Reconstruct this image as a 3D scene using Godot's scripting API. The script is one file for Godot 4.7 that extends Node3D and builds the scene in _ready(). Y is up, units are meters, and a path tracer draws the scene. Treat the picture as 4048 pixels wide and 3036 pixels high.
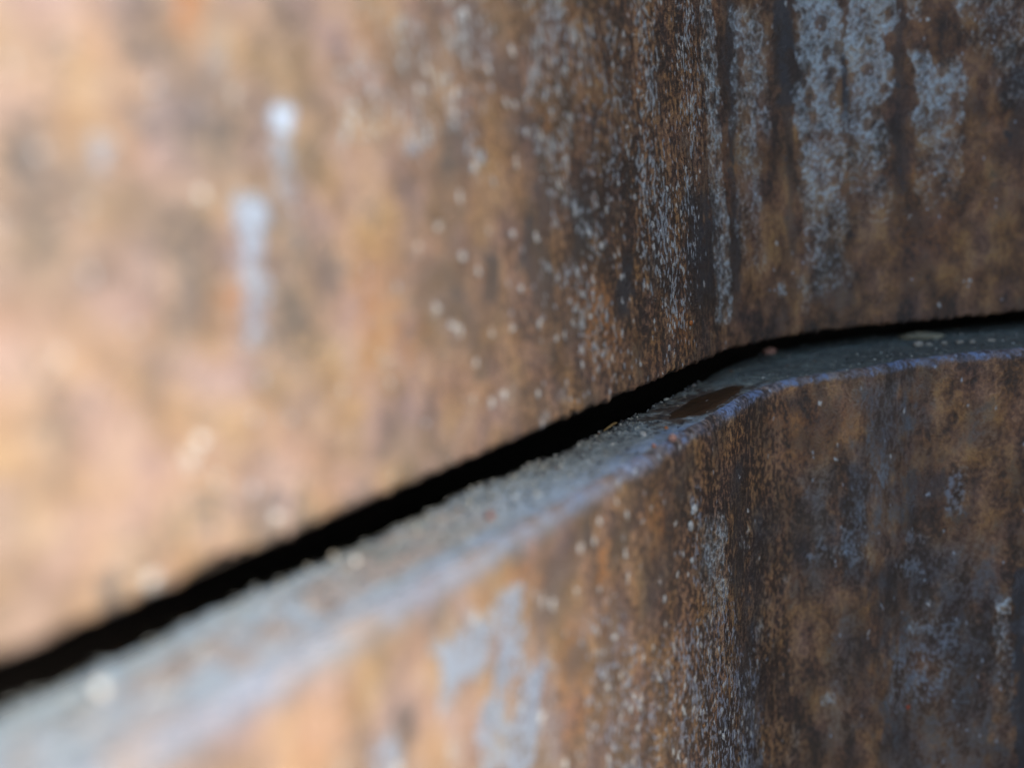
extends Node3D

# Close view into the concave bend of two rusted steel blocks, one above the other, with a narrow slot between them.
# Lengths below are in units of S metres; the eye stands at the origin, one unit above the lower edge of the upper block.
const S := 0.02
const BEND := 1.9
const TURN := 0.9012
const BEND_LEN := BEND * TURN
const SHADE_WING_AT := 4.6  # from here an added wing, out of view, shades the bend from the sun
const SHADE_WING_R := 1.0
const U_FIRST := -9.0
const U_LAST := 12.3
const TEX_W := 2048
const UP_H := 768
const LOW_H := 1104
const RIM := 0.065
const LEAN := 0.2  # shears the unseen wing so its shadow edge slants

const RELIEF := 0.075

func _ready() -> void:
	# camera
	var camera := Camera3D.new()
	camera.name = "camera"
	camera.near = 0.004
	camera.far = 20.0
	var lens := CameraAttributesPhysical.new()
	lens.frustum_focal_length = 24.05
	lens.frustum_near = 0.004
	lens.frustum_far = 20.0
	lens.frustum_focus_distance = 5.45 * S
	lens.exposure_aperture = 6.7
	camera.attributes = lens
	add_child(camera)
	var pitch := deg_to_rad(10.3)
	var roll := deg_to_rad(5.5)
	var ahead := Vector3(0, -sin(pitch), -cos(pitch))
	var right := Vector3.RIGHT
	var up := right.cross(ahead)
	camera.transform = Transform3D(Basis(right * cos(roll) - up * sin(roll), right * sin(roll) + up * cos(roll), -ahead), Vector3.ZERO)
	camera.current = true
	print("fov ", camera.fov)
	# sky and the low hazy sun
	var sky_look := ProceduralSkyMaterial.new()
	sky_look.sky_top_color = Color(0.43, 0.56, 0.71)
	sky_look.sky_horizon_color = Color(0.80, 0.83, 0.86)
	sky_look.sky_curve = 0.2
	sky_look.ground_bottom_color = Color(0.20, 0.19, 0.18)
	sky_look.ground_horizon_color = Color(0.42, 0.41, 0.39)
	var sky := Sky.new()
	sky.sky_material = sky_look
	var env := Environment.new()
	env.background_mode = Environment.BG_SKY
	env.sky = sky
	env.tonemap_mode = Environment.TONE_MAPPER_LINEAR
	env.background_energy_multiplier = 0.7
	env.tonemap_exposure = 4.5
	env.sdfgi_enabled = true
	env.ssao_enabled = true
	env.ssil_enabled = true
	var around := WorldEnvironment.new()
	around.name = "world_environment"
	around.environment = env
	add_child(around)
	var sun := DirectionalLight3D.new()
	sun.name = "sun"
	sun.light_energy = 1.02
	sun.light_color = Color(1.0, 0.965, 0.92)
	sun.light_angular_distance = 30.0
	sun.shadow_enabled = true
	add_child(sun)
	var to_sun := Vector3(0.90, 0.75, 0.42).normalized()
	sun.look_at_from_position(Vector3.ZERO, -to_sun, Vector3.UP)

	plan_setup()
	noises_setup()
	noise("bulge", 1.6, 3, 51)
	noise("pit", 12.0, 3, 52)
	noise("nick", 7.0, 4, 53)
	noise("chip", 26.0, 3, 55)
	noise("ragged", 1.3, 4, 54)
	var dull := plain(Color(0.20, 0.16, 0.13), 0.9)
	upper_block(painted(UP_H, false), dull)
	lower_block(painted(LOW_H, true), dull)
	puddle()
	small_things()
	grit()
const UPPER_MARKS = {
	"crust": [[0.10,2.73,0.16,0.22,0.129,1.00,0.65], [0.16,1.63,0.18,0.20,0.119,0.80,0.95], [0.66,2.61,0.63,1.64,0.218,0.95,0.70], [0.54,1.99,0.59,0.54,0.174,0.85,0.50], [0.77,2.27,0.76,1.64,0.093,0.80,0.50], [1.36,2.83,1.34,1.61,0.219,1.25,1.00], [1.35,1.61,1.43,0.29,0.225,1.00,0.55], [1.77,2.81,1.75,1.80,0.207,1.20,0.95], [1.75,1.80,1.81,0.85,0.181,0.95,0.50], [2.20,2.23,2.26,1.98,0.099,1.00,1.00], [2.36,2.11,2.36,1.63,0.224,1.10,1.00], [2.38,1.63,2.39,0.91,0.197,0.85,0.45], [2.16,2.73,2.16,2.47,0.060,0.90,0.80], [2.75,2.68,2.83,2.18,0.324,0.80,0.50], [2.98,2.34,3.00,1.72,0.192,0.70,0.40], [1.16,0.48,1.13,0.09,0.075,0.80,0.30], [0.93,0.43,0.94,0.33,0.051,1.00,1.00], [2.70,0.65,2.74,0.49,0.121,0.40,0.10]],
	"dots": [[-1.98,2.32,-1.99,1.63,0.216,0.90,0.60], [-1.73,2.15,-1.68,1.81,0.148,0.70,0.50], [-0.95,2.51,-0.87,1.70,0.154,1.00,0.80], [-1.29,2.21,-1.26,1.76,0.103,0.60,0.50], [-0.99,1.58,-0.73,0.47,0.243,1.00,0.80], [-0.76,1.29,-0.61,0.26,0.157,1.00,0.70], [-0.39,1.35,-0.31,0.76,0.140,0.80,0.40], [-1.73,1.13,-1.67,0.86,0.176,0.90,0.70], [-1.98,0.81,-1.65,0.21,0.202,0.70,0.60], [-2.05,1.53,-1.93,1.11,0.184,0.70,0.50], [-2.68,2.17,-2.72,1.71,0.204,0.60,0.40], [-3.08,1.95,-3.13,1.43,0.172,0.60,0.50], [-2.66,1.55,-2.67,1.33,0.092,0.90,0.80], [-2.85,1.86,-2.85,1.58,0.128,0.60,0.50], [-3.37,1.78,-3.42,1.42,0.101,0.50,0.50], [-1.44,2.09,-1.39,1.29,0.333,0.50,0.50], [-0.24,2.55,-0.22,1.45,0.157,0.70,0.60]],
	"pale": [[-4.47,1.41,-4.47,1.31,0.052,0.90,0.75], [-3.78,1.56,-3.79,1.45,0.052,1.25,1.10], [-3.79,1.45,-3.80,1.21,0.056,0.80,0.60], [-3.82,1.21,-3.82,1.02,0.050,0.35,0.20], [-4.01,1.24,-3.99,1.11,0.082,0.95,1.00], [-3.99,1.13,-4.03,0.70,0.064,0.95,0.75], [-4.00,1.81,-4.07,1.50,0.053,0.45,0.45], [-3.13,1.44,-3.14,1.39,0.046,0.90,0.90], [-2.66,1.44,-2.66,1.38,0.050,0.80,0.80], [-1.68,0.36,-1.64,0.27,0.096,0.60,0.50], [-2.15,0.15,-2.15,0.07,0.073,0.60,0.50], [-2.34,0.05,-2.33,0.00,0.060,0.60,0.50], [-2.62,0.25,-2.60,0.17,0.115,0.40,0.30], [-3.42,0.54,-3.42,0.48,0.079,0.40,0.30]],
	"dark": [[-4.31,1.87,-4.26,1.63,0.114,0.70,0.50], [-4.18,1.57,-4.13,1.40,0.184,0.55,0.50], [-4.25,1.17,-4.30,0.78,0.121,0.70,0.50], [-4.66,1.48,-4.70,1.26,0.085,0.35,0.30], [-3.85,0.87,-3.86,0.67,0.125,0.30,0.30], [-4.68,0.08,-4.69,0.01,0.029,0.90,0.90], [2.03,2.64,2.04,1.10,0.062,0.60,0.40], [0.44,2.66,0.37,0.41,0.069,0.80,0.70], [1.05,1.85,1.05,0.65,0.057,0.50,0.30], [-4.19,1.68,-4.23,1.58,0.064,0.30,0.30], [-1.30,0.83,-1.41,0.47,0.106,1.00,0.90], [-1.82,1.21,-1.81,0.87,0.149,0.80,0.70], [-2.67,0.93,-2.69,0.71,0.079,0.70,0.60], [-0.25,1.22,-0.10,0.40,0.277,0.90,0.80], [-2.82,1.56,-2.86,1.31,0.130,0.70,0.60], [-2.64,2.07,-2.68,1.82,0.138,0.50,0.40], [-2.17,1.62,-2.14,1.24,0.108,0.60,0.50], [-2.29,1.12,-2.24,0.58,0.148,0.60,0.50], [1.04,2.76,1.01,1.87,0.088,1.00,0.80], [1.58,2.25,1.58,1.74,0.035,1.00,0.90], [0.45,2.72,0.35,0.19,0.088,0.45,0.40], [3.01,2.02,3.03,1.35,0.117,0.80,0.50], [-3.04,0.92,-3.05,0.67,0.123,0.50,0.40], [-3.71,1.41,-3.68,1.32,0.087,0.50,0.40]],
	"orange": [[-4.09,1.91,-4.13,1.76,0.067,1.00,0.80], [-4.06,0.97,-4.18,0.82,0.106,0.50,0.50], [-1.69,0.70,-1.70,0.25,0.211,0.60,0.50], [-2.12,1.65,-2.11,1.46,0.131,0.50,0.40], [-3.39,0.91,-3.48,0.53,0.182,0.40,0.40], [2.26,1.23,2.30,0.53,0.238,0.35,0.35], [-0.67,0.37,-0.55,0.11,0.179,0.50,0.40]],
}
const LOWER_MARKS = {
	"crust": [[-1.06,0.65,-1.00,1.38,0.225,0.95,0.70], [-1.10,1.34,-1.01,1.91,0.182,0.50,0.35], [-0.46,0.94,-0.53,1.10,0.123,0.60,0.50], [-0.26,1.78,-0.28,1.93,0.087,0.80,0.70], [0.15,1.55,0.23,1.93,0.063,0.50,0.30], [0.63,1.40,0.77,1.54,0.191,0.60,0.60], [1.72,2.20,1.74,2.27,0.179,1.00,0.90], [0.55,2.68,0.56,2.79,0.086,0.80,0.80], [2.43,2.04,2.44,2.20,0.068,1.00,0.90], [2.42,2.20,2.45,3.00,0.084,0.55,0.50]],
	"dots": [[-1.60,1.26,-0.86,2.89,0.694,0.75,0.85], [-2.36,0.94,-2.43,1.80,0.284,0.50,0.60], [-1.28,0.39,-1.34,1.13,0.109,0.70,0.30], [-2.15,1.28,-2.18,1.92,0.209,0.60,0.70], [-2.52,0.67,-2.53,1.07,0.176,0.40,0.50]],
	"slate": [[1.24,0.14,1.19,1.42,0.508,0.90,0.80], [0.51,0.77,0.43,1.77,0.204,0.75,0.60], [0.88,0.74,0.86,1.74,0.174,0.90,0.70], [1.94,1.55,1.96,3.73,0.624,0.75,0.70], [1.59,2.11,1.58,3.60,0.521,0.60,0.60], [0.71,2.01,0.66,3.14,0.175,0.50,0.50], [-0.27,0.95,-0.29,2.00,0.183,0.50,0.40], [-0.50,2.19,-0.54,3.04,0.237,0.60,0.60], [2.23,0.43,2.23,0.73,0.145,0.40,0.30]],
	"pale": [[-3.51,0.24,-3.57,0.52,0.196,1.00,0.95], [-3.19,0.23,-3.29,0.67,0.113,0.95,0.90], [-3.14,0.67,-3.25,1.14,0.172,1.00,1.00], [-3.37,0.61,-3.41,1.08,0.138,0.85,0.80], [-2.98,0.63,-3.08,1.30,0.142,0.45,0.45], [-3.99,0.47,-4.02,0.70,0.077,0.85,0.85], [-3.60,0.71,-3.64,0.97,0.187,0.50,0.50], [2.04,0.92,2.02,1.28,0.096,0.75,0.55], [1.66,1.40,1.65,1.51,0.121,0.60,0.60], [1.59,1.63,1.62,1.75,0.167,0.60,0.50], [1.16,0.80,1.10,0.98,0.191,0.40,0.30], [0.35,1.40,0.37,1.48,0.085,0.60,0.60], [0.49,1.33,0.50,1.46,0.074,0.60,0.60], [1.59,2.40,1.66,2.95,0.363,0.60,0.45], [1.91,2.15,1.91,2.43,0.171,0.40,0.40], [0.87,1.12,0.87,1.58,0.174,0.40,0.35], [-0.54,2.56,-0.50,3.07,0.202,0.40,0.40], [0.17,2.87,0.16,3.21,0.078,0.40,0.30]],
	"dark": [[0.88,0.77,0.86,1.74,0.132,0.62,0.52], [1.17,0.50,1.13,0.68,0.219,0.52,0.45], [0.30,0.14,0.31,0.23,0.121,0.59,0.52], [1.59,0.44,1.74,1.33,0.386,0.33,0.33], [1.52,1.70,1.58,3.42,0.521,0.45,0.42], [2.10,1.84,2.13,3.49,0.270,0.39,0.39], [2.57,1.81,2.64,3.81,0.078,1.20,1.20], [0.81,1.90,0.82,2.73,0.205,0.33,0.33], [-0.58,0.41,-0.59,3.00,0.175,0.60,0.60], [-2.75,0.74,-2.73,0.91,0.161,0.60,0.50], [-2.22,0.25,-2.22,0.46,0.117,0.60,0.50], [-2.54,0.16,-2.55,0.28,0.059,0.80,0.70], [-1.39,0.14,-1.42,0.40,0.155,0.60,0.50], [-3.90,0.41,-3.91,0.62,0.090,0.60,0.50], [-1.01,1.98,-0.85,2.82,0.161,0.50,0.50]],
	"orange": [[-2.42,0.33,-2.44,0.50,0.063,1.00,0.80], [-3.13,0.15,-3.14,0.32,0.164,0.60,0.50], [-1.79,0.31,-1.71,0.66,0.174,0.50,0.40], [0.20,0.23,0.29,0.58,0.301,0.50,0.40], [0.66,0.23,0.70,0.57,0.328,0.35,0.30], [-2.78,0.61,-2.82,1.22,0.197,0.40,0.40], [-4.24,0.20,-4.27,0.39,0.180,0.30,0.30]],
}

# ---------------------------------------------------------------- plan of the blocks
var corner_in := Vector2.ZERO
var bend_centre := Vector2.ZERO

func plan_setup() -> void:
	var d1 := Vector2(cos(TURN), -sin(TURN))
	corner_in = Vector2(2.18, -6.65) - d1 * BEND * tan(TURN / 2.0)
	bend_centre = corner_in + BEND * Vector2(sin(TURN), cos(TURN))

func heading(u: float) -> float:
	if u < 0.0:
		return -TURN
	if u < BEND_LEN:
		return -TURN + u / BEND
	if u < SHADE_WING_AT:
		return 0.0
	return minf((u - SHADE_WING_AT) / SHADE_WING_R, PI / 2.0)

func plan(u: float) -> Vector2:
	if u < 0.0:
		return corner_in + Vector2(cos(TURN), -sin(TURN)) * u
	if u < BEND_LEN:
		var a := heading(u)
		return bend_centre - BEND * Vector2(-sin(a), cos(a))
	var p := bend_centre - BEND * Vector2(0, 1)
	if u < SHADE_WING_AT:
		return p + Vector2(u - BEND_LEN, 0)
	p += Vector2(SHADE_WING_AT - BEND_LEN, 0)
	var b := heading(u)
	var q := p + Vector2(0, SHADE_WING_R) - SHADE_WING_R * Vector2(-sin(b), cos(b))
	return q + Vector2(0, maxf(u - SHADE_WING_AT - SHADE_WING_R * PI / 2.0, 0.0))

func out_of(u: float) -> Vector2:
	var a := heading(u)
	return Vector2(-sin(a), cos(a))

func at(u: float, y: float, inward: float) -> Vector3:
	if u > 7.0:
		u += (u - 7.0) / 5.5 * LEAN * (y - 3.0)
	var p := plan(u) - out_of(u) * inward
	return Vector3(p.x, y, p.y) * S

# the slot narrows towards the right, and the lower block stands out from the upper one
func gap(u: float) -> float:
	return lerpf(0.27, 0.16, smoothstep(-1.0, 2.2, u))

func step_out(u: float) -> float:
	return lerpf(0.36, 0.86, smoothstep(-0.3, 1.3, u))

func ledge_y(u: float) -> float:
	return -1.0 - gap(u)

# ---------------------------------------------------------------- picture columns and rows of the surface textures
func column_of(u: float) -> float:
	if u < -5.2:
		return (u + 9.0) / 3.8 * 44.0
	if u < 3.6:
		return 44.0 + (u + 5.2) / 8.8 * 1944.0
	return 1988.0 + (u - 3.6) / 8.9 * 60.0

func u_of(x: float) -> float:
	if x < 44.0:
		return x / 44.0 * 3.8 - 9.0
	if x < 1988.0:
		return (x - 44.0) / 1944.0 * 8.8 - 5.2
	return (x - 1988.0) / 60.0 * 8.9 + 3.6

func upper_row(v: float) -> float:
	return v / 3.3 * 700.0 if v < 3.3 else 700.0 + (v - 3.3) / 6.7 * 68.0

func upper_v(row: float) -> float:
	return row / 700.0 * 3.3 if row < 700.0 else 3.3 + (row - 700.0) / 68.0 * 6.7

func lower_row(s: float) -> float:
	if s < 0.0:
		return (s + 2.8) / 2.8 * 260.0
	return 260.0 + s / 3.9 * 800.0 if s < 3.9 else 1060.0 + (s - 3.9) / 6.2 * 44.0

func lower_s(row: float) -> float:
	if row < 260.0:
		return row / 260.0 * 2.8 - 2.8
	return (row - 260.0) / 800.0 * 3.9 if row < 1060.0 else 3.9 + (row - 1060.0) / 44.0 * 6.2

# ---------------------------------------------------------------- surface textures
var noises := {}

func noise(called: String, frequency: float, octaves: int, number: int, kind := FastNoiseLite.TYPE_SIMPLEX_SMOOTH) -> void:
	var n := FastNoiseLite.new()
	n.noise_type = kind
	n.frequency = frequency
	n.seed = number
	n.fractal_type = FastNoiseLite.FRACTAL_FBM if octaves > 1 else FastNoiseLite.FRACTAL_NONE
	n.fractal_octaves = octaves
	noises[called] = n

func cells(called: String, frequency: float, number: int, returns: int, jitter := 1.0) -> void:
	noise(called, frequency, 1, number, FastNoiseLite.TYPE_CELLULAR)
	noises[called].cellular_return_type = returns
	noises[called].cellular_jitter = jitter

func noises_setup() -> void:
	noise("blotch", 1.1, 4, 11)
	noise("mid", 4.5, 3, 12)
	noise("fine", 19.0, 3, 13)
	noise("grain", 70.0, 2, 14)
	noise("run", 6.0, 3, 15)
	noise("edge", 5.0, 4, 16)
	noise("scale", 1.7, 4, 17)
	noise("tint", 2.6, 3, 18)
	noise("web", 9.0, 3, 21)
	noise("flake", 24.0, 2, 20)
	noise("shape", 2.4, 4, 19)
	cells("hole", 7.5, 22, FastNoiseLite.RETURN_DISTANCE)
	cells("hole_pick", 7.5, 22, FastNoiseLite.RETURN_CELL_VALUE)
	cells("hole_small", 17.0, 23, FastNoiseLite.RETURN_DISTANCE)
	cells("dot", 17.0, 24, FastNoiseLite.RETURN_DISTANCE)
	cells("dot_pick", 17.0, 24, FastNoiseLite.RETURN_CELL_VALUE)
	cells("speck", 40.0, 25, FastNoiseLite.RETURN_DISTANCE)
	cells("speck_pick", 40.0, 25, FastNoiseLite.RETURN_CELL_VALUE)

# how strongly the marks of one sort cover each column of this row
func cover_row(marks: Array, v: float, us: PackedFloat32Array, wander: float, crisp: float) -> PackedFloat32Array:
	var out := PackedFloat32Array()
	out.resize(TEX_W)
	var edge: FastNoiseLite = noises.edge
	var shape: FastNoiseLite = noises.shape
	for m in marks:
		var v0 := float(m[1])
		var v1 := float(m[3])
		var r := float(m[4])
		var soft := minf(maxf(r * 0.7, 0.05), 0.2)
		var lo := minf(v0, v1) - soft
		var hi := maxf(v0, v1) + soft
		if v < lo or v > hi:
			continue
		var t := clampf((v - v0) / (v1 - v0 + 1e-5), 0.0, 1.0)
		var mid := lerpf(m[0], m[2], t) + 0.45 * r * edge.get_noise_2d(v * 0.5, v0 * 31.0)
		var strength := lerpf(m[5], m[6], t) * smoothstep(lo, lo + 1.6 * soft, v) * (1.0 - smoothstep(hi - 1.6 * soft, hi, v))
		var x0 := clampi(int(column_of(mid - r * 1.7)), 0, TEX_W - 1)
		var x1 := clampi(int(column_of(mid + r * 1.7)) + 1, 0, TEX_W - 1)
		for x in range(x0, x1 + 1):
			var e := absf(us[x] - mid) / r + wander * (edge.get_noise_2d(us[x] * 1.2 + 40.0, v * 0.8) + 0.6 * shape.get_noise_2d(us[x], v * 0.4))
			var k := strength * (1.0 - smoothstep(1.05 - crisp, 1.05 + 0.3 * crisp, e))
			if k > out[x]:
				out[x] = k
	return out

func paint_row(rows: Array, y: int, lower: bool) -> void:
	var us := PackedFloat32Array()
	us.resize(TEX_W)
	for x in TEX_W:
		us[x] = u_of(x + 0.5)
	var color := PackedByteArray()
	var relief := PackedByteArray()
	color.resize(TEX_W * 3)
	relief.resize(TEX_W)
	var s := lower_s(y + 0.5) if lower else 0.0
	var v := s - 0.126 + RIM if lower else upper_v(UP_H - y - 0.5)
	var shift := 57.0 if lower else 0.0
	var marks: Dictionary = LOWER_MARKS if lower else UPPER_MARKS
	var on_face := not lower or s > 0.0
	var none := []
	var crust := cover_row(marks.crust if on_face else none, v, us, 0.3, 0.25)
	var dots := cover_row(marks.dots if on_face else none, v, us, 0.7, 0.7)
	var pale := cover_row(marks.pale if on_face else none, v, us, 0.5, 0.5)
	var dark := cover_row(marks.dark if on_face else none, v, us, 0.9, 0.6)
	var slate := cover_row(marks.slate if on_face and marks.has("slate") else none, v, us, 0.9, 0.9)
	var warm := cover_row(marks.orange if on_face else none, v, us, 0.8, 0.8)
	var n_blotch: FastNoiseLite = noises.blotch
	var n_mid: FastNoiseLite = noises.mid
	var n_fine: FastNoiseLite = noises.fine
	var n_grain: FastNoiseLite = noises.grain
	var n_run: FastNoiseLite = noises.run
	var n_scale: FastNoiseLite = noises.scale
	var n_tint: FastNoiseLite = noises.tint
	var n_web: FastNoiseLite = noises.web
	var n_hole: FastNoiseLite = noises.hole
	var n_hole_pick: FastNoiseLite = noises.hole_pick
	var n_flake: FastNoiseLite = noises.flake
	var n_hole2: FastNoiseLite = noises.hole_small
	var n_dot: FastNoiseLite = noises.dot
	var n_dot_pick: FastNoiseLite = noises.dot_pick
	var n_speck: FastNoiseLite = noises.speck
	var n_speck_pick: FastNoiseLite = noises.speck_pick
	var rust := [Vector3(0.205, 0.15, 0.11), Vector3(0.375, 0.262, 0.178), Vector3(0.505, 0.362, 0.248), Vector3(0.64, 0.485, 0.32)]
	var scale_color := Vector3(0.21, 0.205, 0.215)
	var crust_color := Vector3(0.72, 0.79, 0.83)
	var c := Vector3.ZERO
	for x in TEX_W:
		var u := us[x]
		var q := u + shift
		var grain := n_grain.get_noise_2d(q, v)
		var fine := n_fine.get_noise_2d(q, v * 0.75)
		var h := 0.0
		if on_face:
			var mid := n_mid.get_noise_2d(q, v * 0.7)
			var run := n_run.get_noise_2d(q, v * 0.16)
			var b := n_blotch.get_noise_2d(q, v * 0.7) * (0.85 + 0.5 * smoothstep(1.5, 4.0, -u)) + mid * 0.75 + run * 0.35 * smoothstep(-4.5, -1.5, u) + fine * (0.75 if lower else 0.5) + grain * (0.65 if lower else 0.45) + 0.03
			var bend := smoothstep(-3.2, -1.2, u) * (1.0 - smoothstep(-0.2, 0.5, u))
			b += smoothstep(-4.2, -2.2, u) * (1.0 - smoothstep(-0.3, 0.4, u)) * (0.5 * fine + 0.45 * grain - 0.12)
			b += bend * (0.9 * n_fine.get_noise_2d(q * 0.8, v * 0.10) + 0.5 * fine - 0.1)
			b += 0.55 * warm[x] - 0.25 * dark[x]
			var g := clampf(1.32 + b * (2.15 if lower else 2.0), 0.0, 2.999)
			var k := int(g)
			c = rust[k].lerp(rust[k + 1], g - k)
			c = c.lerp(Vector3(0.605, 0.52, 0.46), 0.82 * smoothstep(0.8, 4.2, -u) * clampf(0.88 + 0.3 * mid, 0.4, 1.0))  # paler tan towards the left: haze of the sunlit side painted in
			var tint := n_tint.get_noise_2d(q, v)
			c.x *= 1.0 + 0.04 * tint
			c.z *= 1.0 - 0.12 * tint + 0.14 * n_tint.get_noise_2d(q + 30.0, v * 0.8)
			c = c.lerp(Vector3(0.62, 0.36, 0.14), clampf(warm[x], 0.0, 1.0) * clampf(0.45 + fine, 0.0, 0.8))
			# blue black mill scale showing through the rust
			var sc := n_scale.get_noise_2d(q, v * 0.75) * 1.1 + mid * 0.4 + fine * 0.5 + 0.15 * grain
			sc = clampf(smoothstep(0.28, 0.62, sc) * 0.42 + dark[x] * smoothstep(-0.7, 0.35, 0.8 * fine + mid + 0.7 * grain + dark[x] * 0.6 - 0.35), 0.0, 1.0) * 0.92
			c = c.lerp(scale_color * (1.0 + 0.35 * grain), sc)
			if slate[x] > 0.02:
				var sl := clampf(slate[x] * smoothstep(-0.55, 0.45, 0.7 * mid + 0.7 * fine + 0.6 * grain + 0.35 * run), 0.0, 0.85)
				c = c.lerp(Vector3(0.345, 0.355, 0.375) * (1.0 + 0.3 * grain + 0.25 * fine), sl)
			# pale mineral crust: a web round rounded holes
			var a := 0.0
			if crust[x] > 0.02:
				var wq := q + 0.045 * mid + 0.02 * fine
				var wv := v * 0.8 + 0.03 * mid
				var r1 := 0.02 + 0.42 * absf(n_hole_pick.get_noise_2d(wq, wv))
				var hole := smoothstep(r1 - 0.10, r1 + 0.10, n_hole.get_noise_2d(wq, wv) + 1.0)
				var hole2 := smoothstep(0.10, 0.34, n_hole2.get_noise_2d(wq, wv) + 1.0)
				var web := 1.0 - minf(absf(n_web.get_noise_2d(wq * 1.3, wv * 1.3)) * 3.4, 1.0)
				a = smoothstep(0.25, 1.15, crust[x] * 0.95 + 0.30 * (web - 0.45) + 0.22 * n_web.get_noise_2d(q * 0.35 + 9.0, v * 0.18) + 0.22 * fine)
				a = a * (0.28 + 0.72 * hole) * (0.5 + 0.5 * hole2) * (0.78 + 0.22 * web)
				a *= 0.80 + 0.3 * grain + 0.25 * mid
			var p := pale[x]
			if p > 0.02:
				a = maxf(a, smoothstep(0.2, 0.95, p * 1.08 + 0.75 * mid + 1.0 * fine + 0.5 * grain - 0.04) * minf(p * 0.95, 0.88))
			var tone := 1.0 + 0.18 * fine + 0.16 * grain
			c = c.lerp(crust_color.lerp(Vector3(0.50, 0.555, 0.63), clampf(maxf(p * 1.4, smoothstep(0.9, 2.0, -u)), 0.0, 1.0)) * tone * (1.0 + 0.35 * smoothstep(0.8, 1.2, p) * (0.0 if lower else 1.0)), clampf(a, 0.0, 1.0))  # crust painted duller on the sunlit left to offset the sun
			h += 0.25 * a
			# small white mineral flakes, and beads with glints painted in, drawn out downwards
			if dots[x] > 0.03:
				var fl := n_flake.get_noise_2d(q, v * 0.5) + 0.5 * n_flake.get_noise_2d(q * 0.31 + 5.0, v * 0.12) + 0.25 * mid
				var df := smoothstep(0.20, 0.42, fl + 0.52 * dots[x] - 0.30)
				c = c.lerp((Vector3(0.53, 0.56, 0.62) if lower else Vector3(0.62, 0.66, 0.69)) * (1.0 + 0.3 * grain), df * 0.75)
				h += 0.35 * df
			var dv := v * 0.72
			var wob := q + 0.012 * fine
			var pick := n_dot_pick.get_noise_2d(wob, dv)
			if not lower and u < 0.0:
				dots[x] = maxf(dots[x], 0.30 * smoothstep(-2.8, -1.6, u) * (1.0 - smoothstep(-0.3, -0.05, u)))
			var want := maxf(dots[x] * 0.45, 0.13 * smoothstep(0.5, 2.0, -u) * (1.0 - 0.9 * smoothstep(2.4, 3.5, -u)) + 0.006)
			if pick > 1.0 - want * 1.25:
				var dd := 1.0 - smoothstep(-0.86, -0.66, n_dot.get_noise_2d(wob, dv) + 0.45 * fine + 0.2 * grain)
				c = c.lerp(Vector3(0.76, 0.77, 0.76), dd * 0.85)
				h += 0.4 * dd
			pick = n_speck_pick.get_noise_2d(q, v * 0.6)
			if pick > 1.0 - (dots[x] * 0.35 + crust[x] * 0.06 + 0.012):
				var ds := 1.0 - smoothstep(-0.8, -0.45, n_speck.get_noise_2d(q, v * 0.6) + 0.4 * grain)
				c = c.lerp(Vector3(0.66, 0.71, 0.76), ds * 0.75)
				h += 0.25 * ds
			h += 0.14 * mid + 0.24 * fine + 0.30 * grain - 0.1 * sc - 0.25 * smoothstep(0.25, 0.55, fine - grain)
			if lower and v < 0.19:
				var sky_sheen := clampf(0.55 + 1.5 * n_mid.get_noise_2d(q * 0.8, 3.0) + fine, 0.5 + 0.35 * smoothstep(1.8, 3.2, -u), 1.0) * (1.0 - smoothstep(0.03, lerpf(0.115, 0.078, smoothstep(-1.0, 0.5, u)) + 0.05 * smoothstep(1.8, 3.2, -u), v + 0.04 * mid)) * clampf(0.9 + mid + 0.4 * fine, 0.0, 1.0)
				c = c.lerp(Vector3(0.45, 0.56, 0.74).lerp(Vector3(0.39, 0.455, 0.545), smoothstep(1.5, 3.5, -u)), sky_sheen * 0.8)  # blue sky sheen painted onto the rim and top of the face
		else:
			var w := -s + RIM
			var lm := n_mid.get_noise_2d(q, w)
			var lb := n_blotch.get_noise_2d(q * 0.8, w)
			c = Vector3(0.46, 0.48, 0.47).lerp(Vector3(0.31, 0.33, 0.305), smoothstep(-1.0, 0.6, u)) * (1.0 + 0.22 * lb + 0.22 * lm + 0.26 * fine + 0.30 * grain)
			# pale deposit on rim and near part, blue sky light painted in
			var rim_end := lerpf(0.28, 0.085, smoothstep(-0.8, 0.6, u))
			var rim := 1.0 - smoothstep(rim_end * 0.4, rim_end, w + 0.10 * lm)
			var wet := smoothstep(-1.3, -0.9, u) * (1.0 - smoothstep(-0.2, 0.2, u))
			rim *= 1.0 - 0.8 * wet
			c = c.lerp(Vector3(0.48, 0.555, 0.66).lerp(Vector3(0.39, 0.455, 0.54), smoothstep(1.5, 3.5, -u)) * (1.0 + 0.10 * fine), clampf(rim * (0.65 + 0.7 * lm + 0.4 * fine), 0.0, 0.9))
			var near := 1.0 - smoothstep(-3.2, -1.5, u)
			c = c.lerp(Vector3(0.49, 0.555, 0.62), near * clampf(0.7 + 0.9 * lb + 0.5 * lm, 0.0, 0.92))
			var rusty := (1.0 - smoothstep(0.1, 0.24, absf(w - 0.3 - 0.06 * (u + 4.0)))) * smoothstep(-6.0, -4.0, u) * (1.0 - smoothstep(-3.4, -2.6, u))
			c = c.lerp(Vector3(0.50, 0.44, 0.405), clampf(rusty * (0.6 + 1.2 * lm), 0.0, 0.8))
			var wx := (u + 0.50) / 0.66
			var wy := (w - 0.25 + 0.04 * (u + 0.5)) / 0.23
			var stain := 1.0 - smoothstep(0.62, 1.25, sqrt(wx * wx + wy * wy) + 0.55 * lm + 0.25 * fine + 0.3 * lb)
			c = c.lerp(Vector3(0.265, 0.19, 0.13) * (1.0 + 0.3 * fine + 0.25 * lm), stain * 0.95)
			var gp := n_speck_pick.get_noise_2d(q * 0.7, w * 0.7)
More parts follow.
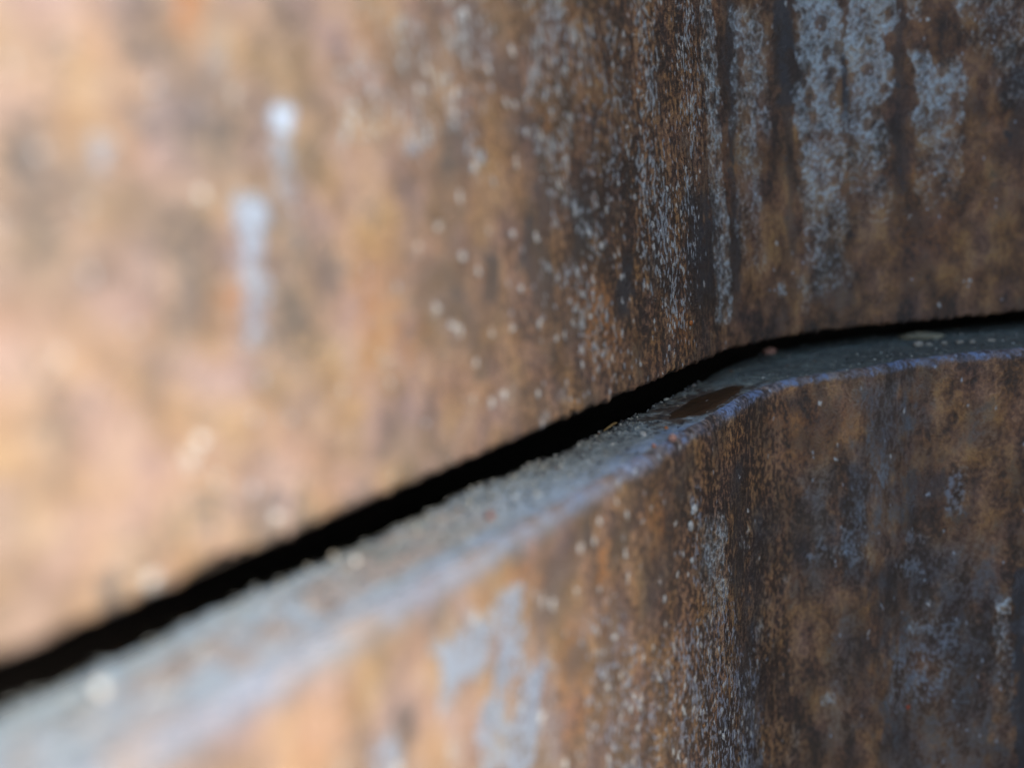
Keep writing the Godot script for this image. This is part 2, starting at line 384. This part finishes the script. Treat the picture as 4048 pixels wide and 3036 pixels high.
			if gp > 0.72:
				var gd := 1.0 - smoothstep(-0.75, -0.45, n_speck.get_noise_2d(q * 0.7, w * 0.7))
				c = c.lerp(Vector3(0.60, 0.59, 0.54) if gp > 0.86 else Vector3(0.15, 0.15, 0.15), gd * 0.7)
				h += 0.4 * gd
			h += 0.25 * lm + 0.3 * fine + 0.3 * grain
		c = c.clamp(Vector3.ZERO, Vector3.ONE)
		color[x * 3] = int(c.x * 255.0)
		color[x * 3 + 1] = int(c.y * 255.0)
		color[x * 3 + 2] = int(c.z * 255.0)
		relief[x] = int(clampf(0.45 + 0.55 * h, 0.0, 1.0) * 255.0)
	rows[y] = [color, relief]

func painted(height: int, lower: bool) -> StandardMaterial3D:
	var rows := []
	rows.resize(height)
	var task := WorkerThreadPool.add_group_task(func(y: int): paint_row(rows, y, lower), height, -1, true)
	WorkerThreadPool.wait_for_group_task_completion(task)
	var color := PackedByteArray()
	var relief := PackedByteArray()
	for r in rows:
		color.append_array(r[0])
		relief.append_array(r[1])
	var m := StandardMaterial3D.new()
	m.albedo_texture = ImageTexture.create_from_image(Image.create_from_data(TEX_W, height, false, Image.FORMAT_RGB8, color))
	m.heightmap_enabled = true
	m.heightmap_texture = ImageTexture.create_from_image(Image.create_from_data(TEX_W, height, false, Image.FORMAT_L8, relief))
	m.heightmap_scale = RELIEF
	m.roughness = 0.68
	m.metallic_specular = 0.6
	m.texture_repeat = false
	return m

# ---------------------------------------------------------------- meshes
func columns() -> PackedFloat32Array:
	var out := PackedFloat32Array()
	var u := U_FIRST
	while u < U_LAST:
		out.append(u)
		u += 0.25 if u < -5.5 else 0.025 if u < 4.2 else 0.2
	out.append(U_LAST)
	return out

# a sheet over columns x rows; place(u, r) gives the point, picture(u, r) the texture coordinate
func sheet(us: PackedFloat32Array, rs: PackedFloat32Array, place: Callable, picture: Callable, down: bool) -> ArrayMesh:
	var w := us.size()
	var n := rs.size()
	var v := PackedVector3Array()
	var uv := PackedVector2Array()
	v.resize(w * n)
	uv.resize(w * n)
	for j in n:
		for i in w:
			v[j * w + i] = place.call(us[i], rs[j])
			uv[j * w + i] = picture.call(us[i], rs[j])
	var normal := PackedVector3Array()
	normal.resize(w * n)
	var turn := 1.0 if down else -1.0
	for j in n:
		for i in w:
			var a := v[j * w + mini(i + 1, w - 1)] - v[j * w + maxi(i - 1, 0)]
			var b := v[mini(j + 1, n - 1) * w + i] - v[maxi(j - 1, 0) * w + i]
			normal[j * w + i] = (b.cross(a) * turn).normalized()
	var index := PackedInt32Array()
	for j in n - 1:
		for i in w - 1:
			var a := j * w + i
			if down:
				index.append_array(PackedInt32Array([a, a + 1, a + w + 1, a, a + w + 1, a + w]))
			else:
				index.append_array(PackedInt32Array([a, a + w + 1, a + 1, a, a + w, a + w + 1]))
	var arrays := []
	arrays.resize(Mesh.ARRAY_MAX)
	arrays[Mesh.ARRAY_VERTEX] = v
	arrays[Mesh.ARRAY_NORMAL] = normal
	arrays[Mesh.ARRAY_TEX_UV] = uv
	arrays[Mesh.ARRAY_INDEX] = index
	var mesh := ArrayMesh.new()
	mesh.add_surface_from_arrays(Mesh.PRIMITIVE_TRIANGLES, arrays)
	return mesh

func part(called: String, mesh: Mesh, material: Material, parent: Node) -> MeshInstance3D:
	var o := MeshInstance3D.new()
	o.name = called
	o.mesh = mesh
	o.material_override = material
	parent.add_child(o, true)
	return o

var taken := {}

func numbered(called: String) -> String:
	taken[called] = taken.get(called, -1) + 1
	return called if taken[called] == 0 else "%s_%03d" % [called, taken[called]]

func tag(o: Node, label: String, category: String, group := "") -> void:
	o.set_meta("label", label)
	o.set_meta("category", category)
	if group:
		o.set_meta("group", group)

func thing(called: String, label: String, category: String, where := Vector3.ZERO, group := "") -> Node3D:
	var o := Node3D.new()
	o.name = numbered(called)
	o.position = where
	add_child(o, true)
	tag(o, label, category, group)
	return o

func bump(u: float, v: float) -> float:
	return 0.010 * noises.bulge.get_noise_2d(u, v) + 0.0035 * noises.pit.get_noise_2d(u, v)

func span(a: float, b: float, n: int) -> Array:
	var out := []
	for k in n:
		out.append(lerpf(a, b, k / float(n - 1)))
	return out

func quads(points: Array) -> ArrayMesh:
	var st := SurfaceTool.new()
	st.begin(Mesh.PRIMITIVE_TRIANGLES)
	for p in points:
		for k in [0, 1, 2, 0, 2, 3]:
			st.add_vertex(p[k])
	st.generate_normals()
	return st.commit()

# the plain back, far face and two ends of a block between two heights
func back_of(y0: float, y1: float, front: float, far: float) -> ArrayMesh:
	var ps := []
	var us := span(U_FIRST, U_LAST, 120)
	for k in us.size() - 1:
		var a: float = us[k]
		var b: float = us[k + 1]
		ps.append([at(b, y0, far), at(b, y1, far), at(a, y1, far), at(a, y0, far)])
		ps.append([at(a, y1, front), at(b, y1, front), at(b, y1, far), at(a, y1, far)])
		ps.append([at(a, y0, far), at(b, y0, far), at(b, y0, front), at(a, y0, front)])
	var e: float = U_FIRST
	ps.append([at(e, y0, front), at(e, y0, far), at(e, y1, far), at(e, y1, front)])
	e = U_LAST
	ps.append([at(e, y1, front), at(e, y1, far), at(e, y0, far), at(e, y0, front)])
	return quads(ps)

func upper_block(m: Material, dull: Material) -> void:
	var o := thing("rusted_steel_block", "upper brown rusted steel block with pale streaks running down its bent face", "steel block")
	var us := columns()
	# rows: the face from the rounded bottom edge upwards
	var edge := 0.03
	var rs := PackedFloat32Array()
	for k in 7:
		rs.append(-edge * PI / 2.0 * (1.0 - k / 6.0))
	rs.append_array(PackedFloat32Array(span(0.02, 3.3, 150)))
	rs.append_array(PackedFloat32Array(span(3.6, 10.0, 14)))
	var nick := func(u: float) -> float: return 0.028 * noises.chip.get_noise_1d(u) + 0.02 * noises.nick.get_noise_1d(u) + 0.05 * maxf(0.0, 1.0 - absf(u + 4.33) / 0.07)
	var face := func(u: float, r: float) -> Vector3:
		var y: float = -1.0 + nick.call(u) * clampf(1.0 - r * 4.0, 0.0, 1.0)
		if r < 0.0:
			var a := -r / edge
			return at(u, y + edge * (1.0 - sin(a)) , edge * (1.0 - cos(a)) - bump(u, 0.0))
		return at(u, y + edge + r * (3.27 / 3.3 if r < 3.3 else 1.0), -bump(u, r))
	var low := func(u: float, r: float) -> Vector3:
		return at(u, -1.0 + nick.call(u) + 0.001 * sin(u * 9.0), r)
	var picture := func(u: float, r: float) -> Vector2:
		return Vector2(column_of(u) / TEX_W, 1.0 - upper_row(absf(r)) / UP_H)
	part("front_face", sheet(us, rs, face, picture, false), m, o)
	part("underside", sheet(us, PackedFloat32Array([4.95, 3.6, 2.6, 1.8, 1.2, 0.8, 0.5, 0.3, 0.18, 0.09, edge]), low, picture, false), m, o)
	part("back", back_of(-1.0, 9.99, 0.02, 5.0), dull, o)

func lower_block(m: Material, dull: Material) -> void:
	var o := thing("rusted_steel_block", "lower rusted steel block with a grey dusty ledge along its top edge", "steel block")
	var us := columns()
	var picture := func(u: float, r: float) -> Vector2:
		return Vector2(column_of(u) / TEX_W, lower_row(r) / LOW_H)
	# rows run from its ragged inner edge (1) to the rim (0)
	var ledge := func(u: float, r: float) -> Vector3:
		var e := lerpf(RIM, ledge_end(u), r)
		return at(u, ledge_top(u, e) - 0.04 * smoothstep(0.93, 1.0, r), e - step_out(u))
	var ledge_picture := func(u: float, r: float) -> Vector2:
		return picture.call(u, maxf(RIM - lerpf(RIM, ledge_end(u), r), -2.79))
	part("top_ledge", sheet(us, PackedFloat32Array(span(1.0, 0.0, 60)), ledge, ledge_picture, true), m, o)
	# behind the ledge the steel drops into a pit, added so the gap goes black
	var slot := func(u: float, r: float) -> Vector3:
		var e := ledge_end(u)
		if r < 1.0:
			return at(u, ledge_top(u, e) - 0.04 - 1.3 * r, e - step_out(u) + 0.1 * r)
		return at(u, ledge_y(u) - 1.34, lerpf(e - step_out(u) + 0.1, 3.0, r - 1.0))
	part("shade_pit", sheet(us, PackedFloat32Array([2.0, 1.3, 0.999, 0.5, 0.0]), slot, func(u: float, _r: float) -> Vector2: return Vector2(column_of(u) / TEX_W, 0.9), true), dull, o)
	var rim := func(u: float, r: float) -> Vector3:
		var a := r / 0.126 * PI / 2.0
		var k: float = rim_size(u)
		return at(u, ledge_top(u, RIM) - k * (1.0 - cos(a)), RIM - k * sin(a) - bump(u, 40.0) * r / 0.126 - step_out(u))
	var damp: StandardMaterial3D = m.duplicate()
	damp.roughness = 0.58
	part("rounded_rim", sheet(us, PackedFloat32Array(span(0.0, 0.126, 9)), rim, picture, true), damp, o)
	var face := func(u: float, r: float) -> Vector3:
		var k: float = rim_size(u)
		var fade := clampf((r - 0.126) * 5.0, 0.0, 1.0)
		var y0: float = lerpf(ledge_top(u, RIM) - k, ledge_y(u) - RIM, fade)
		return at(u, y0 - (r - 0.126), RIM - lerpf(k, RIM, fade) - bump(u, 40.0 + (r - 0.126)) - step_out(u))
	var rs := PackedFloat32Array(span(0.126, 3.9, 170))
	rs.append_array(PackedFloat32Array(span(4.3, 10.1, 12)))
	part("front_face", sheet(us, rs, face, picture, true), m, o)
	# added block deep inside: carries the upper block, stops light leaking through
	part("added_packing", back_of(-2.8, -1.01, 2.3, 3.3), dull, o)
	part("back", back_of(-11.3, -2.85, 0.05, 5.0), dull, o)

func rim_size(u: float) -> float:
	return RIM * (1.0 + 0.22 * noises.nick.get_noise_1d(u + 20.0) + 0.18 * noises.ragged.get_noise_1d(u * 1.5))

func ledge_end(u: float) -> float:
	var under := lerpf(lerpf(0.27, 0.205, smoothstep(-3.4, -1.0, u)), 0.5, smoothstep(-0.2, 1.6, u))
	return step_out(u) + under + 0.06 * noises.ragged.get_noise_1d(u) + 0.035 * noises.nick.get_noise_1d(u * 1.6 + 70.0)

func ledge_top(u: float, e: float) -> float:
	return ledge_y(u) + 0.012 * noises.bulge.get_noise_2d(u * 1.5, e * 2.0 + 30.0) + 0.006 * noises.pit.get_noise_2d(u, e + 9.0)

# ---------------------------------------------------------------- small things
func ledge_point(u: float, w: float) -> Vector3:
	return at(u, ledge_top(u, w), w - step_out(u))

func lump(size: Vector3, number: int, rough := 0.35) -> ArrayMesh:
	var n := FastNoiseLite.new()
	n.seed = number
	n.frequency = 0.9
	var us := PackedFloat32Array(span(0.0, TAU, 17))
	var rs := PackedFloat32Array(span(0.0, PI, 10))
	var place := func(a: float, b: float) -> Vector3:
		var d := Vector3(cos(a) * sin(b), cos(b), sin(a) * sin(b))
		var cut := 1.0 + rough * n.get_noise_3d(d.x * 1.6, d.y * 1.6, d.z * 1.6)
		return d * cut * size
	return sheet(us, rs, place, func(a: float, b: float) -> Vector2: return Vector2(a / TAU, b / PI), true)

func plain(c: Color, rough := 0.8) -> StandardMaterial3D:
	var m := StandardMaterial3D.new()
	m.roughness = rough
	var n := NoiseTexture2D.new()
	n.width = 64
	n.height = 64
	n.seamless = true
	var f := FastNoiseLite.new()
	f.frequency = 0.06
	f.seed = int(c.r * 1000.0)
	n.noise = f
	var ramp := Gradient.new()
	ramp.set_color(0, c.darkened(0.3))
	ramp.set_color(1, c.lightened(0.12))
	n.color_ramp = ramp
	m.albedo_texture = n
	return m

func crumb(called: String, label: String, category: String, where: Vector3, size: Vector3, material: Material, number: int, group := "") -> void:
	var o := MeshInstance3D.new()
	o.name = numbered(called)
	o.mesh = lump(size * S, number)
	o.material_override = material
	o.position = where
	o.rotation = Vector3(0, number * 1.7, 0)
	add_child(o, true)
	tag(o, label, category, group)

func puddle() -> void:
	# outline round its middle, in ledge coordinates
	var mid := Vector2(-0.50, 0.235)
	var us := PackedFloat32Array(span(0.0, TAU, 91))
	var rs := PackedFloat32Array(span(0.0, 1.0, 16))
	var place := func(a: float, r: float) -> Vector3:
		var reach := Vector2(0.52, 0.155) * (1.0 + 0.07 * sin(2.0 * a + 0.6) + 0.05 * sin(3.0 * a + 1.0) + 0.06 * sin(5.0 * a) + 0.04 * sin(8.0 * a + 1.0))
		var q := mid + Vector2(cos(a) * reach.x, sin(a) * reach.y) * r + Vector2(0.0, -0.04 * (cos(a) * reach.x * r))
		var thick := 0.018 * pow(maxf(1.0 - r * r, 0.0), 0.6) - 0.010
		var y: float = ledge_y(q.x) + 0.012 * noises.bulge.get_noise_2d(q.x * 1.5, maxf(q.y, RIM) * 2.0 + 30.0)
		if q.y < RIM:
			y -= RIM - sqrt(maxf(RIM * RIM - (RIM - q.y) * (RIM - q.y), 0.0))
		return at(q.x, y + 0.004 + thick, q.y - step_out(q.x))
	var m := StandardMaterial3D.new()
	m.albedo_color = Color(0.265, 0.19, 0.13)
	m.roughness = 0.3
	var o := MeshInstance3D.new()
	o.name = numbered("puddle")
	o.mesh = sheet(us, rs, place, func(a: float, r: float) -> Vector2: return Vector2(a, r), false)
	o.material_override = m
	add_child(o, true)
	tag(o, "dark brown puddle of rusty water at the bend of the ledge", "puddle")

func grit() -> void:
	var rng := RandomNumberGenerator.new()
	rng.seed = 77
	var mm := MultiMesh.new()
	mm.transform_format = MultiMesh.TRANSFORM_3D
	mm.use_colors = true
	mm.mesh = lump(Vector3(1.0, 0.6, 0.8), 5, 0.6)
	var count := 2700
	mm.instance_count = count
	for k in count:
		var u := rng.randf_range(-5.6, 3.0)
		if rng.randf() < 0.45:
			u = rng.randf_range(-3.4, -1.0)
		var w := rng.randf_range(0.03, ledge_end(u) - 0.03)
		if u < -0.6 and rng.randf() < 0.7:
			w = minf(clampf(absf(rng.randfn(0.48, 0.15)), 0.08, 0.85), ledge_end(u) - 0.02)
		if u > -1.1 and u < 0.1 and w < 0.48:
			w = minf(w + 0.45, ledge_end(u) - 0.02)
		var r := S * 0.0038 * (1.0 + 2.6 * pow(rng.randf(), 6.0))
		var b := Basis.from_euler(Vector3(rng.randf_range(-0.4, 0.4), rng.randf() * TAU, rng.randf_range(-0.4, 0.4))) * Basis.from_scale(Vector3.ONE * r)
		mm.set_instance_transform(k, Transform3D(b, ledge_point(u, w) + Vector3(0, r * 0.3, 0)))
		var g := rng.randf()
		var c := Color(0.05, 0.05, 0.05) if g < 0.5 and u > -2.9 else Color(0.20, 0.21, 0.20) if g < 0.82 else Color(0.36, 0.35, 0.30) if g < 0.985 else Color(0.24, 0.12, 0.06)
		mm.set_instance_color(k, c * rng.randf_range(0.75, 1.25))
	var o := MultiMeshInstance3D.new()
	o.name = "grit"
	o.multimesh = mm
	var m := StandardMaterial3D.new()
	m.vertex_color_use_as_albedo = true
	m.roughness = 0.9
	o.material_override = m
	add_child(o, true)
	tag(o, "fine dark and pale grit strewn along the grey ledge", "grit")
	o.set_meta("kind", "stuff")

func small_things() -> void:
	var bone := plain(Color(0.60, 0.57, 0.51))
	var white := plain(Color(0.74, 0.73, 0.70))
	var buff := plain(Color(0.60, 0.56, 0.44))
	var amber := plain(Color(0.74, 0.40, 0.14), 0.5)
	var pink := plain(Color(0.70, 0.50, 0.42))
	var brick := plain(Color(0.52, 0.26, 0.17))
	var put := func(called: String, label: String, category: String, u: float, w: float, size: Vector3, m: Material, k: int, group: String) -> void:
		crumb(called, label, category, ledge_point(u, w) + Vector3(0, size.y * S * 0.55, 0), size, m, k, group)
	put.call("flake", "buff flake lying deep in the slot at the right", "flake", 2.26, 0.95, Vector3(0.19, 0.03, 0.16), buff, 3, "")
	put.call("pale_grain", "largest pale grain, leftmost in the row at the right end of the ledge", "grain", 2.0, 0.50, Vector3(0.045, 0.03, 0.035), bone, 4, "pale grains on the right of the ledge")
	var k := 0
	for q in [[2.08, 0.49], [2.22, 0.51], [2.33, 0.48], [2.42, 0.45], [2.55, 0.41]]:
		put.call("pale_grain", ["pale grain second from the left in the row on the right ledge", "pale grain in the middle of the row on the right ledge", "pale grain just past the middle of the row on the right ledge", "pale grain second from the right in the row on the right ledge", "pale grain at the right end of the row on the right ledge"][k], "grain", q[0], q[1], Vector3(0.03, 0.016, 0.024), bone, 5 + k, "pale grains on the right of the ledge")
		k += 1
	put.call("pebble", "dull brown pebble lying far back in the slot behind the puddle", "pebble", 1.05, 1.15, Vector3(0.06, 0.035, 0.05), pink, 11, "")
	put.call("white_chip", "thin white chip lying on the grey ledge left of the puddle", "chip", -1.42, 0.27, Vector3(0.055, 0.010, 0.022), white, 12, "")
	put.call("rust_grain", "tiny orange rust grain on the ledge left of the puddle", "grain", -1.25, 0.19, Vector3(0.013, 0.011, 0.012), amber, 13, "")
	put.call("rust_grain", "orange rust grain on the pale rim beside the pinkish pebble", "grain", -1.66, 0.07, Vector3(0.013, 0.011, 0.012), amber, 14, "")
	put.call("pebble", "small pinkish pebble sitting on the rim left of the puddle", "pebble", -1.49, 0.03, Vector3(0.026, 0.024, 0.022), pink, 15, "")
	put.call("pale_bead", "blurred cream bead at the slot side of the near ledge", "bead", -3.67, 0.45, Vector3(0.022, 0.02, 0.02), white, 16, "")
	put.call("pale_bead", "fainter blurred bead just behind the cream one on the near ledge", "bead", -3.68, 0.58, Vector3(0.018, 0.016, 0.016), bone, 17, "")
	put.call("pale_bead", "largest blurred white bead at the left end of the ledge", "bead", -4.75, 0.43, Vector3(0.028, 0.025, 0.025), white, 18, "")
	put.call("brick_crumb", "brick red crumb on the middle of the grey ledge", "crumb", -3.01, 0.24, Vector3(0.024, 0.016, 0.02), brick, 19, "")
	# a bit of straw
	var st := Node3D.new()
	var bits := [[-1.46, 0.53, 0.01], [-1.39, 0.52, 0.03], [-1.32, 0.53, 0.03], [-1.24, 0.56, 0.01]]
	var ring := PackedFloat32Array(span(0.0, TAU, 9))
	var stalk := sheet(ring, PackedFloat32Array([0, 1, 2, 3]), func(a: float, r: float) -> Vector3:
		var b = bits[int(r)]
		var p := ledge_point(b[0], b[1]) + Vector3(0, float(b[2]) * S, 0)
		return p + (Vector3(cos(a) * 0.6, sin(a), 0) * (0.008 if r > 0.0 and r < 3.0 else 0.004) * S), func(a: float, r: float) -> Vector2: return Vector2(a / TAU, r), true)
	st.free()
	var o := MeshInstance3D.new()
	o.name = "straw"
	o.mesh = stalk
	o.material_override = plain(Color(0.62, 0.50, 0.28))
	add_child(o, true)
	tag(o, "short bit of tan straw on the ledge by the slot", "straw")
	# crystals stuck to the lower face below the bend
	var stick := func(called: String, label: String, category: String, u: float, v: float, size: Vector3, m: Material, n: int) -> void:
		var c := MeshInstance3D.new()
		c.name = numbered(called)
		c.mesh = lump(size * S, n, 0.5)
		c.material_override = m
		c.position = at(u, -1.0 - v, -0.006) if called.begins_with("amber") else at(u, ledge_y(u) - v, -0.006 - step_out(u))
		c.rotation = Vector3(0, -heading(u), 0.4)
		add_child(c, true)
		tag(c, label, category)
	stick.call("white_crystal", "white crystal below the bend of the lower block, the upper of two", "crystal", -1.32, 0.50, Vector3(0.040, 0.028, 0.018), white, 31)
	stick.call("white_crystal", "white upright crystal just under another on the lower block's bend", "crystal", -1.38, 0.59, Vector3(0.028, 0.036, 0.016), white, 32)
	stick.call("white_crystal", "small white crystal low on the bend at the bottom edge", "crystal", -1.05, 2.28, Vector3(0.018, 0.026, 0.014), white, 33)
	stick.call("white_crystal", "tiny white crystal on the rusty face well below the two bigger ones", "crystal", -1.39, 0.82, Vector3(0.018, 0.02, 0.012), white, 34)
	stick.call("rust_grain", "bright orange speck low on the right of the lower block", "grain", 1.58, 2.93, Vector3(0.016, 0.020, 0.010), plain(Color(0.70, 0.25, 0.10), 0.5), 35)
	stick.call("amber_speck", "orange speck just above the slot at the bend of the upper block", "grain", -0.44, -0.31, Vector3(0.018, 0.018, 0.012), amber, 36)
